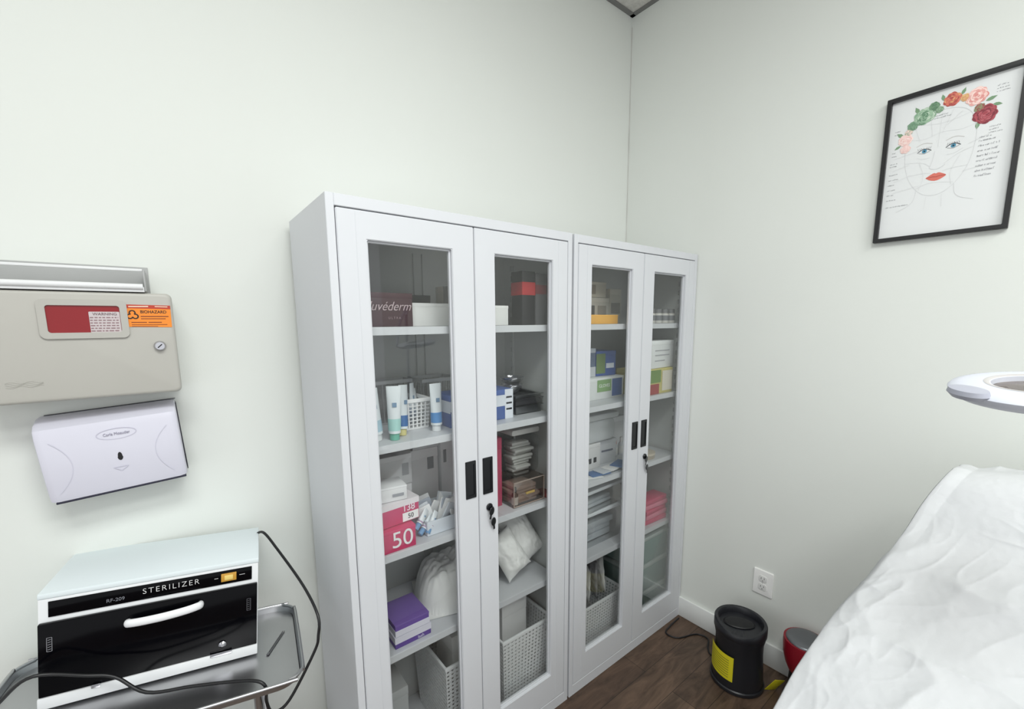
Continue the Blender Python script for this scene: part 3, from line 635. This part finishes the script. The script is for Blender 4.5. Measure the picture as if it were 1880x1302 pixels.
part('poster_print',mbox(0.011,PW-0.011,-0.006,-0.002,0.011,PH-0.011),T,mat('poster_paper',(226,228,228),0.35,var=0.005))
Y=-0.0064
grey=C((208,208,209),0.6); grey2=C((212,212,213),0.6); dk=C((124,124,130),0.6)
face=[(0.062,0.335),(0.056,0.29),(0.058,0.24),(0.068,0.195),(0.086,0.16),(0.108,0.135),(0.135,0.126),(0.162,0.134),(0.186,0.16),(0.204,0.195),(0.213,0.24),(0.216,0.29),(0.208,0.335),(0.185,0.368),(0.14,0.38),(0.095,0.368),(0.062,0.335)]
def smooth(P,k=3):
    for _ in range(k):
        Q=[P[0]]
        for a,b in zip(P,P[1:]): Q+=[(a[0]*.75+b[0]*.25,a[1]*.75+b[1]*.25),(a[0]*.25+b[0]*.75,a[1]*.25+b[1]*.75)]
        Q.append(P[-1]); P=Q
    return P
L=stroke(smooth(face),0.0008)
L+=stroke(smooth([(0.094,0.150),(0.090,0.112),(0.050,0.092)]),0.0008)+stroke(smooth([(0.180,0.152),(0.184,0.115),(0.226,0.098)]),0.0008)
L+=stroke(smooth([(0.128,0.26),(0.124,0.225),(0.118,0.212),(0.127,0.207),(0.138,0.205),(0.148,0.209),(0.155,0.216)]),0.0008)
part('face_drawing',flat(L,Y),T,grey)
L=[]
for q in ([(0.062,0.31),(0.10,0.300),(0.14,0.315),(0.18,0.305),(0.215,0.315)],[(0.08,0.35),(0.14,0.335),(0.20,0.35)],[(0.060,0.24),(0.10,0.235),(0.122,0.215)],[(0.212,0.25),(0.18,0.24),(0.152,0.218)],[(0.07,0.20),(0.11,0.20),(0.124,0.195)],[(0.204,0.20),(0.165,0.20),(0.15,0.196)],[(0.092,0.156),(0.12,0.168),(0.14,0.166),(0.178,0.158)],[(0.135,0.372),(0.134,0.30),(0.134,0.27)],[(0.088,0.25),(0.10,0.243),(0.118,0.244)],[(0.155,0.243),(0.172,0.241),(0.190,0.252)],[(0.14,0.31),(0.16,0.372)],[(0.118,0.305),(0.11,0.365)],[(0.094,0.235),(0.11,0.19),(0.10,0.15)],[(0.186,0.235),(0.166,0.19),(0.174,0.152)],[(0.12,0.126),(0.118,0.09)],[(0.155,0.128),(0.158,0.09)],[(0.15,0.33),(0.18,0.36)],[(0.09,0.30),(0.075,0.345)],[(0.03,0.262),(0.09,0.272)],[(0.03,0.225),(0.07,0.235)],[(0.035,0.19),(0.075,0.20)],[(0.035,0.155),(0.10,0.165)],[(0.20,0.26),(0.24,0.275)],[(0.195,0.185),(0.23,0.19)]):
    L+=stroke(smooth(q),0.0006)
part('muscle_lines',flat(L,Y),T,grey2)
B=[]
for (cx,cz,s) in ((0.103,0.266,1),(0.168,0.264,-1)):
    B+=stroke(smooth([(cx-0.016,cz-0.001),(cx-0.008,cz+0.006),(cx+0.002,cz+0.0075),(cx+0.010,cz+0.004),(cx+0.016,cz-0.001)],2),0.0018)
    B+=stroke([(cx-0.013,cz-0.003),(cx,cz-0.007),(cx+0.013,cz-0.002)],0.0007)
    B+=[[(cx+0.0022*math.cos(2*math.pi*i/12),cz+0.0005+0.0022*math.sin(2*math.pi*i/12)) for i in range(12)]]
    for i in range(7):
        a=cx-0.014+0.0045*i; B+=stroke([(a,cz+0.005),(a-0.002*s*(1 if i<4 else -1),cz+0.0115)],0.0006)
part('eye_lines',flat(B,Y-0.0004),T,C((30,34,44),0.6))
part('eye_iris',flat([[(cx+0.0058*math.cos(2*math.pi*i/16),cz+0.0005+0.0055*math.sin(2*math.pi*i/16)) for i in range(16)] for cx,cz in ((0.103,0.266),(0.168,0.264))],Y-0.0001),T,C((70,140,170),0.6))
part('eyebrow',flat(sum([stroke(smooth(q,2),0.0014) for q in ([(0.083,0.284),(0.10,0.292),(0.120,0.285)],[(0.150,0.284),(0.17,0.292),(0.190,0.283)])],[]),Y),T,C((192,188,184),0.6))
part('lips',flat([smooth([(0.113,0.183),(0.124,0.191),(0.132,0.195),(0.137,0.192),(0.142,0.195),(0.151,0.190),(0.162,0.183),(0.151,0.175),(0.138,0.170),(0.124,0.174),(0.113,0.183)],1)],Y),T,C((212,112,98),0.6))
part('lip_line',flat(stroke([(0.115,0.183),(0.13,0.184),(0.138,0.182),(0.146,0.184),(0.160,0.183)],0.0009),Y-0.0006),T,C((160,66,60),0.6))
def flower(cx,cz,r,cols,seed):
    rnd=random.Random(seed); k=0
    groups={}
    for ring,(rr,n) in enumerate(((1.0,9),(0.86,8),(0.70,8),(0.54,7),(0.40,6),(0.26,5),(0.14,3))):
        for i in range(n):
            a=2*math.pi*i/n+ring*0.7+rnd.uniform(-.2,.2); px,pz=cx+r*rr*0.66*math.cos(a),cz+r*rr*0.66*math.sin(a)
            pr=r*(0.20+0.22*rr)*rnd.uniform(.85,1.15)
            def pet(s): return [(px+pr*s*(0.75+0.1*math.cos(3*t))*math.cos(t)*math.cos(a)-pr*s*math.sin(t)*math.sin(a),pz+pr*s*(0.75+0.1*math.cos(3*t))*math.cos(t)*math.sin(a)+pr*s*math.sin(t)*math.cos(a)) for t in [2*math.pi*j/14 for j in range(14)]]
            ci=rnd.randrange(len(cols))
            groups.setdefault((ci+1)%len(cols),[]).append((k,pet(1.0))); k+=1
            groups.setdefault(ci,[]).append((k,[(p[0]+0.12*pr*math.cos(a),p[1]+0.12*pr*math.sin(a)) for p in pet(0.82)])); k+=1
    for gi,g in groups.items():
        bm=bmesh.new()
        for kk,P in g: bm.faces.new([bm.verts.new((p[0],Y-0.0003-0.000018*kk,p[1])) for p in P])
        me=bpy.data.meshes.new('f'); bm.to_mesh(me); bm.free(); part('flower_print',me,T,C(cols[gi],0.6))
flower(0.094,0.372,0.026,[(134,168,140),(190,208,188),(96,134,106),(158,188,160)],1)
flower(0.068,0.352,0.014,[(130,164,136),(104,140,112)],7)
flower(0.114,0.394,0.013,[(120,154,122),(90,126,98)],12)
flower(0.127,0.380,0.010,[(150,176,150),(120,152,122)],14)
flower(0.153,0.400,0.020,[(204,100,90),(222,164,116),(172,74,72),(214,120,100)],2)
flower(0.181,0.394,0.011,[(226,190,130),(212,150,110)],15)
flower(0.205,0.388,0.025,[(230,168,160),(242,204,196),(220,144,138),(248,220,212)],3)
flower(0.228,0.332,0.026,[(160,66,76),(188,100,108),(128,46,58),(176,78,88)],4)
flower(0.214,0.354,0.012,[(140,154,114),(156,70,76)],13)
flower(0.054,0.314,0.018,[(244,214,208),(236,194,188),(250,228,222)],5)
flower(0.056,0.286,0.013,[(246,218,212),(240,202,196)],6)
flower(0.060,0.336,0.010,[(246,216,210),(160,178,150)],16)
# leaves between the flowers
lf=[]
for (lx,lz,la,ls) in ((0.040,0.332,2.4,0.012),(0.075,0.395,2.0,0.012),(0.132,0.412,1.8,0.010),(0.176,0.414,1.2,0.010),(0.236,0.372,0.3,0.012),(0.250,0.352,-0.3,0.010),(0.214,0.306,-1.6,0.011),(0.036,0.296,-2.6,0.009)):
    lf.append([(lx+ls*(t*math.cos(la)-w_*math.sin(la)),lz+ls*(t*math.sin(la)+w_*math.cos(la))) for t,w_ in ((-1,0),(-0.5,0.35),(0.1,0.42),(1,0),(0.1,-0.42),(-0.5,-0.35))])
part('leaf_print',flat(lf,Y-0.0002),T,C((120,152,118),0.6))
def words(x0,z0,n,wmax,lh,h,col,seed,nm='caption_print'):
    rnd=random.Random(seed); P=[]
    for r in range(n):
        x=x0; tot=wmax*rnd.uniform(0.6,1.0)
        while x<x0+tot:
            l=rnd.uniform(0.0012,0.0026); hh=h*rnd.choice((.65,.65,1)); zz=z0-r*lh
            c_=rnd.random()
            P+=stroke([(x,zz),(x,zz+hh)],0.0006)
            if c_<0.5: P+=stroke([(x,zz+hh),(x+l,zz+hh)],0.0006)
            if c_>0.3: P+=stroke([(x,zz+hh*0.5),(x+l,zz+hh*0.5)],0.0005)
            if c_>0.6: P+=stroke([(x+l,zz),(x+l,zz+hh)],0.0006)
            x+=l+(0.0012 if rnd.random()<0.8 else 0.003)
    part(nm,flat(P,Y-0.0001),T,col)
words(0.222,0.268,2,0.036,0.010,0.0040,dk,1)
words(0.222,0.244,7,0.044,0.0140,0.0055,dk,2)
words(0.245,0.400,3,0.028,0.008,0.003,dk,3)
words(0.240,0.292,3,0.030,0.008,0.003,dk,8)
words(0.022,0.246,2,0.026,0.008,0.003,dk,4)
words(0.022,0.212,6,0.024,0.016,0.003,dk,5)
words(0.022,0.110,1,0.06,0.01,0.003,dk,6)
words(0.110,0.362,2,0.05,0.007,0.003,dk,7)
words(0.026,0.345,2,0.018,0.010,0.003,dk,9)
words(0.024,0.280,2,0.012,0.010,0.003,dk,10)
# ------------------------------------------------------------------ floor items
T=thing('small_canister_bin','black cylindrical canister with yellow label on floor','bin',(-0.172,-0.782,0.0005))
T.scale=(1.10,1.10,0.96)
bk=mat('black_plastic',(30,31,36),0.4); bk2=C((16,16,19),0.5)
part('canister_body',lathe([(0,0),(0.080,0),(0.087,0.006),(0.088,0.03),(0.085,0.09),(0.081,0.15),(0.081,0.205),(0.086,0.230),(0.086,0.240),(0,0.240)],48),T,bk)
def lidm():
    bm=bmesh.new(); N=64; prof_=[(0.087,0.2405),(0.0895,0.246),(0.0895,0.282),(0.086,0.288),(0.077,0.287),(0.073,0.280),(0.071,0.262),(0.0,0.260)]
    rings=[]
    for r_,z_ in prof_:
        if r_==0: rings.append([bm.verts.new((0,0,z_))]); continue
        ring=[]
        for i in range(N):
            a=2*math.pi*i/N
            dip=0.020*max(0,math.cos(a-math.radians(200)))**3 if z_>0.275 else 0
            ring.append(bm.verts.new((r_*math.cos(a),r_*math.sin(a),z_-dip)))
        rings.append(ring)
    for a,b_ in zip(rings,rings[1:]):
        for i in range(N):
            j=(i+1)%N
            if len(b_)==1: bm.faces.new([a[i],a[j],b_[0]])
            else: bm.faces.new([a[i],a[j],b_[j],b_[i]])
    return fin(bm,ang=40)
part('canister_lid',lidm(),T,bk)
part('lid_opening',lathe([(0,0),(0.040,0),(0.044,0.003),(0.040,0.006),(0.034,0.003),(0,0.002)],32,1.25,0.75),T,bk2,(0.004,0.006,0.2615),(0,0,-0.9))
part('base_ring',lathe([(0.0885,0.002),(0.093,0.004),(0.093,0.016),(0.0890,0.020)],48),T,bk)
def curved_patch(r,a0,a1,z0,z1,skew=0):
    bm=bmesh.new(); g=[]
    for i in range(13):
        a=a0+(a1-a0)*i/12; g.append([bm.verts.new((r*math.cos(a),r*math.sin(a),zz+skew*(i/12))) for zz in (z0,z1)])
    for a,b_ in zip(g,g[1:]): bm.faces.new([a[0],b_[0],b_[1],a[1]])
    return fin(bm)
part('yellow_label',curved_patch(0.0890,math.radians(112),math.radians(194),0.060,0.172,-0.005),T,C((222,210,36),0.5),label='yellow warning label')
part('label_print',join([curved_patch(0.0895,math.radians(126),math.radians(184),0.072+0.011*k,0.0750+0.011*k,-0.004) for k in range(8)]),T,C((130,124,50),0.5))
solo('yellow_tag',mbox(-0.026,0.026,-0.001,0.001,0,0.070,0.0005),C((206,196,30),0.5),'yellow tag leaning beside the black canister','tag',(-0.125,-0.893,0.003),(0.40,0.30,-0.4))
solo('floor_cord',tube([(-0.02,-0.425,0.004),(-0.10,-0.43,0.004),(-0.165,-0.445,0.004),(-0.15,-0.50,0.004),(-0.06,-0.54,0.004),(-0.045,-0.59,0.004),(-0.10,-0.62,0.004),(-0.13,-0.650,0.004),(-0.10,-0.680,0.004)],0.0036,8),BLK,'black power cord lying on wood floor','cord')
T=thing('pedal_bin','small red bin with steel lid and black base','bin',(-0.080,-0.990,0.0005))
T.scale=(0.92,0.92,1.0)
red=C((140,18,36),0.35)
part('bin_body',lathe([(0,0.13),(0.056,0.13),(0.070,0.16),(0.080,0.20),(0.083,0.244),(0.082,0.262),(0.0,0.262)],40),T,red)
part('bin_base',lathe([(0,0),(0.066,0),(0.068,0.010),(0.055,0.014),(0.050,0.128),(0,0.128)],40),T,BLK)
part('bin_lid',lathe([(0.0,0.276),(0.04,0.275),(0.066,0.271),(0.073,0.266),(0.074,0.2625),(0,0.2625)],40),T,mat('lid_grey_steel',(120,122,126),0.35,0.7),label='brushed steel flat lid')
part('foot_pedal',mbox(-0.10,-0.068,-0.02,0.02,0.004,0.014,0.003),T,BLK)
# ------------------------------------------------------------------ treatment bed + sheet
prof=[(-1.35,-1.12,0.44),(-1.10,-1.13,0.47),(-0.98,-1.135,0.50),(-0.845,-1.145,0.570),(-0.770,-1.16,0.645),(-0.690,-1.18,0.705),(-0.61,-1.20,0.755),(-0.52,-1.238,0.830),(-0.42,-1.272,0.930),(-0.37,-1.295,1.010),(-0.335,-1.32,1.075),(-0.285,-1.335,1.105),(-0.22,-1.34,1.10),(-0.16,-1.34,1.08),(-0.11,-1.345,0.98),(-0.095,-1.35,0.80)]
def pr(s):
    n=len(prof)-1; s=max(0,min(0.99999,s))*n; i=int(s); f=s-i
    p0=Vector(prof[max(0,i-1)]);p1=Vector(prof[i]);p2=Vector(prof[i+1]);p3=Vector(prof[min(n,i+2)])
    return 0.5*((2*p1)+(-p0+p2)*f+(2*p0-5*p1+4*p2-p3)*f*f+(-p0+3*p1-3*p2+p3)*f**3)
def nz3(q,sc,s=0.0): return noise.noise(q*sc+Vector((s,s*1.3,-s)))
def rdg(q,dirang,sc,stretch,seed,sharp=0.10):
    c,s_=math.cos(dirang),math.sin(dirang)
    u=(q.x*c+q.y*s_)/stretch; v=-q.x*s_+q.y*c
    n=noise.noise(Vector((u*sc+seed,v*sc-seed,q.z*sc*0.5)))
    return math.exp(-math.sqrt(n*n+0.0003)/sharp)
bm=bmesh.new(); NS,NT=540,420; G=[]
for i in range(NS+1):
    P=pr(i/NS); Pn=pr(min(1,i/NS+0.01)); Pp=pr(max(0,i/NS-0.01)); t=(Pn-Pp); t.normalize()
    nrm=Vector((-t.z,0,t.x)); nrm.normalize()
    row=[]
    for j in range(NT+1):
        f=j/NT
        if f<0.14:
            g=1-f/0.14; base=P+Vector((0,0.012*g,-min(0.40,P.z-0.1)*g)); nn=Vector((0,1,0.1)); k=0.4
        elif f<0.90:
            g=(f-0.14)/0.76; base=P+Vector((0,-0.72*g,0))+nrm*(0.045*math.sin(math.pi*g)**0.5 if 0<g<1 else 0); nn=nrm; k=1
            if g<0.05: k=0.4+0.6*g/0.05
        else:
            g=(f-0.90)/0.10; base=P+Vector((0,-0.72-0.02*g,-min(0.40,P.z-0.1)*g)); nn=Vector((0,-1,0.1)); k=0.7
        q=base
        wq=q+Vector((nz3(q,2.5,1),nz3(q,2.5,4),nz3(q,2.5,8)))*0.12+Vector((nz3(q,9,11),nz3(q,9,14),0))*0.018
        m1=max(0.0,min(1.0,0.55+nz3(q,3,9)*2.2)); m2=max(0.0,min(1.0,0.5+nz3(q,3.5,19)*2.6)); m3=max(0.0,min(1.0,0.4+nz3(q,4,29)*2.6)); m4=max(0.0,min(1.0,0.4+nz3(q,6,39)*2.8))
        h=nz3(q,2.4,2)*0.024+nz3(q,5,5)*0.010
        h+=0.020*rdg(wq,-0.45,3.4,3.0,3.0,0.13)*m1
        h+=0.015*rdg(wq,0.50,5.0,2.8,8.0,0.10)*m2
        h+=0.010*rdg(wq,-0.05,7.5,3.2,14.0,0.08)*m3
        h+=0.008*rdg(wq,-0.95,8.5,2.6,27.0,0.07)*m2
        h+=0.006*rdg(wq,0.95,11.0,2.4,31.0,0.07)*m4
        h+=0.0035*rdg(wq,-0.3,19.0,2.4,37.0,0.09)*m1
        h+=0.0028*rdg(wq,1.5,23.0,2.0,43.0,0.09)*m3
        h+=0.0006*nz3(q,70,3)
        row.append(bm.verts.new(base+nn*(h-0.011)*k))
    G.append(row)
for i in range(NS):
    for j in range(NT): bm.faces.new([G[i][j],G[i+1][j],G[i+1][j+1],G[i][j+1]])
me=fin(bm,ang=170)
sheetm=mat('white_bed_sheet',(208,210,212),0.6,bump=0.35,bscale=60,var=0.008)
sh=solo('bed_sheet',me,sheetm,'wrinkled white sheet draped over the treatment bed','sheet')
mo=sh.modifiers.new('th','SOLIDIFY'); mo.thickness=0.001; mo.offset=-1
T=thing('treatment_bed','padded treatment bed with raised back under white sheet','bed',(-0.70,-1.55,0.0))
def bedpad():
    bm=bmesh.new(); rings=[]
    for i in range(31):
        s=0.03+0.78*i/30; P=pr(s); t=(pr(min(1,s+0.01))-pr(s-0.01)); t.normalize(); n_=Vector((-t.z,0,t.x))
        a=P-n_*0.05; b_=P-n_*0.10
        y0,y1=-1.40,-1.80
        rings.append([bm.verts.new(Vector((p.x+0.70,y+1.55,p.z))) for p,y in ((a,y0),(a,y1),(b_,y1),(b_,y0))])
    for a,b_ in zip(rings,rings[1:]):
        for k in range(4): bm.faces.new([a[k],a[(k+1)%4],b_[(k+1)%4],b_[k]])
    bm.faces.new(rings[0][::-1]); bm.faces.new(rings[-1]); return fin(bm)
part('padded_top',bedpad(),T,C((200,200,198),0.5))
part('base_column',mbox(-0.14,0.14,-0.10,0.10,0.05,0.42,0.01),T,C((190,190,192),0.4))
part('base_foot',mbox(-0.30,0.30,-0.22,0.22,0.0006,0.05,0.012),T,C((190,190,192),0.4))
# ------------------------------------------------------------------ magnifier lamp
T=thing('magnifier_lamp','white ring magnifier lamp on an adjustable arm','lamp',(-0.55,-2.30,0.0005))
HCN=Vector((-0.872,-1.474,1.392))-Vector(T.location)
nrm=Vector((-0.14,0.0,0.99)); nrm.normalize()
Rm=nrm.to_track_quat('Z','Y').to_matrix().to_4x4()@Matrix.Scale(0.88,4)
lampw=mat('lamp_white_plastic',(200,203,213),0.45,var=0.01); lampg=C((166,168,180),0.4)
me=lathe([(0.062,0.008),(0.070,0.010),(0.100,0.008),(0.114,0.004),(0.118,-0.001),(0.115,-0.010),(0.104,-0.018),(0.070,-0.021),(0.062,-0.018),(0.062,0.008)],64)
me.transform(Matrix.Translation(HCN)@Rm); part('lamp_head',me,T,lampw)
me=lathe([(0.0620,0.007),(0.066,0.0100),(0.070,0.0106),(0.0715,0.0102)],64); me.transform(Matrix.Translation(HCN)@Rm); part('lens_ring',me,T,C((184,181,180),0.35))
me=lathe([(0,0.003),(0.04,0.002),(0.0615,-0.001),(0.0615,-0.003),(0.04,-0.006),(0,-0.007)],48); me.transform(Matrix.Translation(HCN)@Rm); part('magnifier_lens',me,T,clearmat('lens_glass',(0.84,0.80,0.76),0.3))
tip=HCN+Vector((-0.072,0.072,-0.004))
me=lathe([(0,-0.012),(0.018,-0.012),(0.024,-0.004),(0.022,0.004),(0,0.008)],24,1.5,0.9); me.transform(Matrix.Translation(tip)@Rm@Matrix.Rotation(-0.8,4,'Z')); part('head_grip',me,T,lampg)
e1=HCN+Rm.to_3x3()@Vector((0.07,-0.095,0.0))
part('arm',tube([e1,e1+Vector((0.12,-0.25,0.10)),Vector((0.02,-0.02,1.62)),Vector((0,0,1.55))],0.009,12),T,lampg)
part('pole',tube([(0,0,0.03),(0,0,0.8),(0,0,1.56)],0.012,14,samp=2),T,chrome)
part('base',lathe([(0,0),(0.16,0),(0.165,0.012),(0.15,0.026),(0.03,0.036),(0,0.036)],48),T,lampw)
# ------------------------------------------------------------------ lights
def area(name,loc,rot,sx,sy,e,col=(1,1,1)):
    l=bpy.data.lights.new(name,'AREA'); l.shape='RECTANGLE'; l.size=sx; l.size_y=sy; l.energy=e; l.color=col
    o=bpy.data.objects.new(name,l); COL.objects.link(o); o.location=loc; o.rotation_euler=rot; return o
area('panel_or_fill_light',(-1.95,-1.75,2.96),(0,0,0),1.2,0.6,40,(0.97,1.0,0.98))
area('panel_or_fill_light',(-1.15,-2.7,2.96),(0,0,0),1.2,0.6,34,(0.99,1.0,0.98))  # added fill lamp, not a ceiling panel; lifts the right wall
w=bpy.data.worlds.new('World'); S.world=w; w.use_nodes=True
bgn=w.node_tree.nodes['Background']; bgn.inputs[0].default_value=(0.96,0.985,1.0,1); bgn.inputs[1].default_value=1.08
# ------------------------------------------------------------------ camera
psi,th,rl=0.6647,-0.1438,-0.0079
Fv=Vector((math.sin(psi)*math.cos(th),math.cos(psi)*math.cos(th),math.sin(th)))
r0=Vector((math.cos(psi),-math.sin(psi),0)); u0=r0.cross(Fv)
Rv=math.cos(rl)*r0+math.sin(rl)*u0; Uv=-math.sin(rl)*r0+math.cos(rl)*u0
cam=bpy.data.cameras.new('camera'); co=bpy.data.objects.new('camera',cam); COL.objects.link(co)
mw=Matrix((( Rv.x,Uv.x,-Fv.x,-1.9118),(Rv.y,Uv.y,-Fv.y,-1.487),(Rv.z,Uv.z,-Fv.z,1.4996),(0,0,0,1)))
co.matrix_world=mw
cam.sensor_fit='HORIZONTAL'; cam.sensor_width=36.0; cam.lens=792.61/1880*36.0
cam.shift_x=-(941.84-940)/1880; cam.shift_y=(706.76-651)/1880
cam.clip_start=0.02
S.camera=co
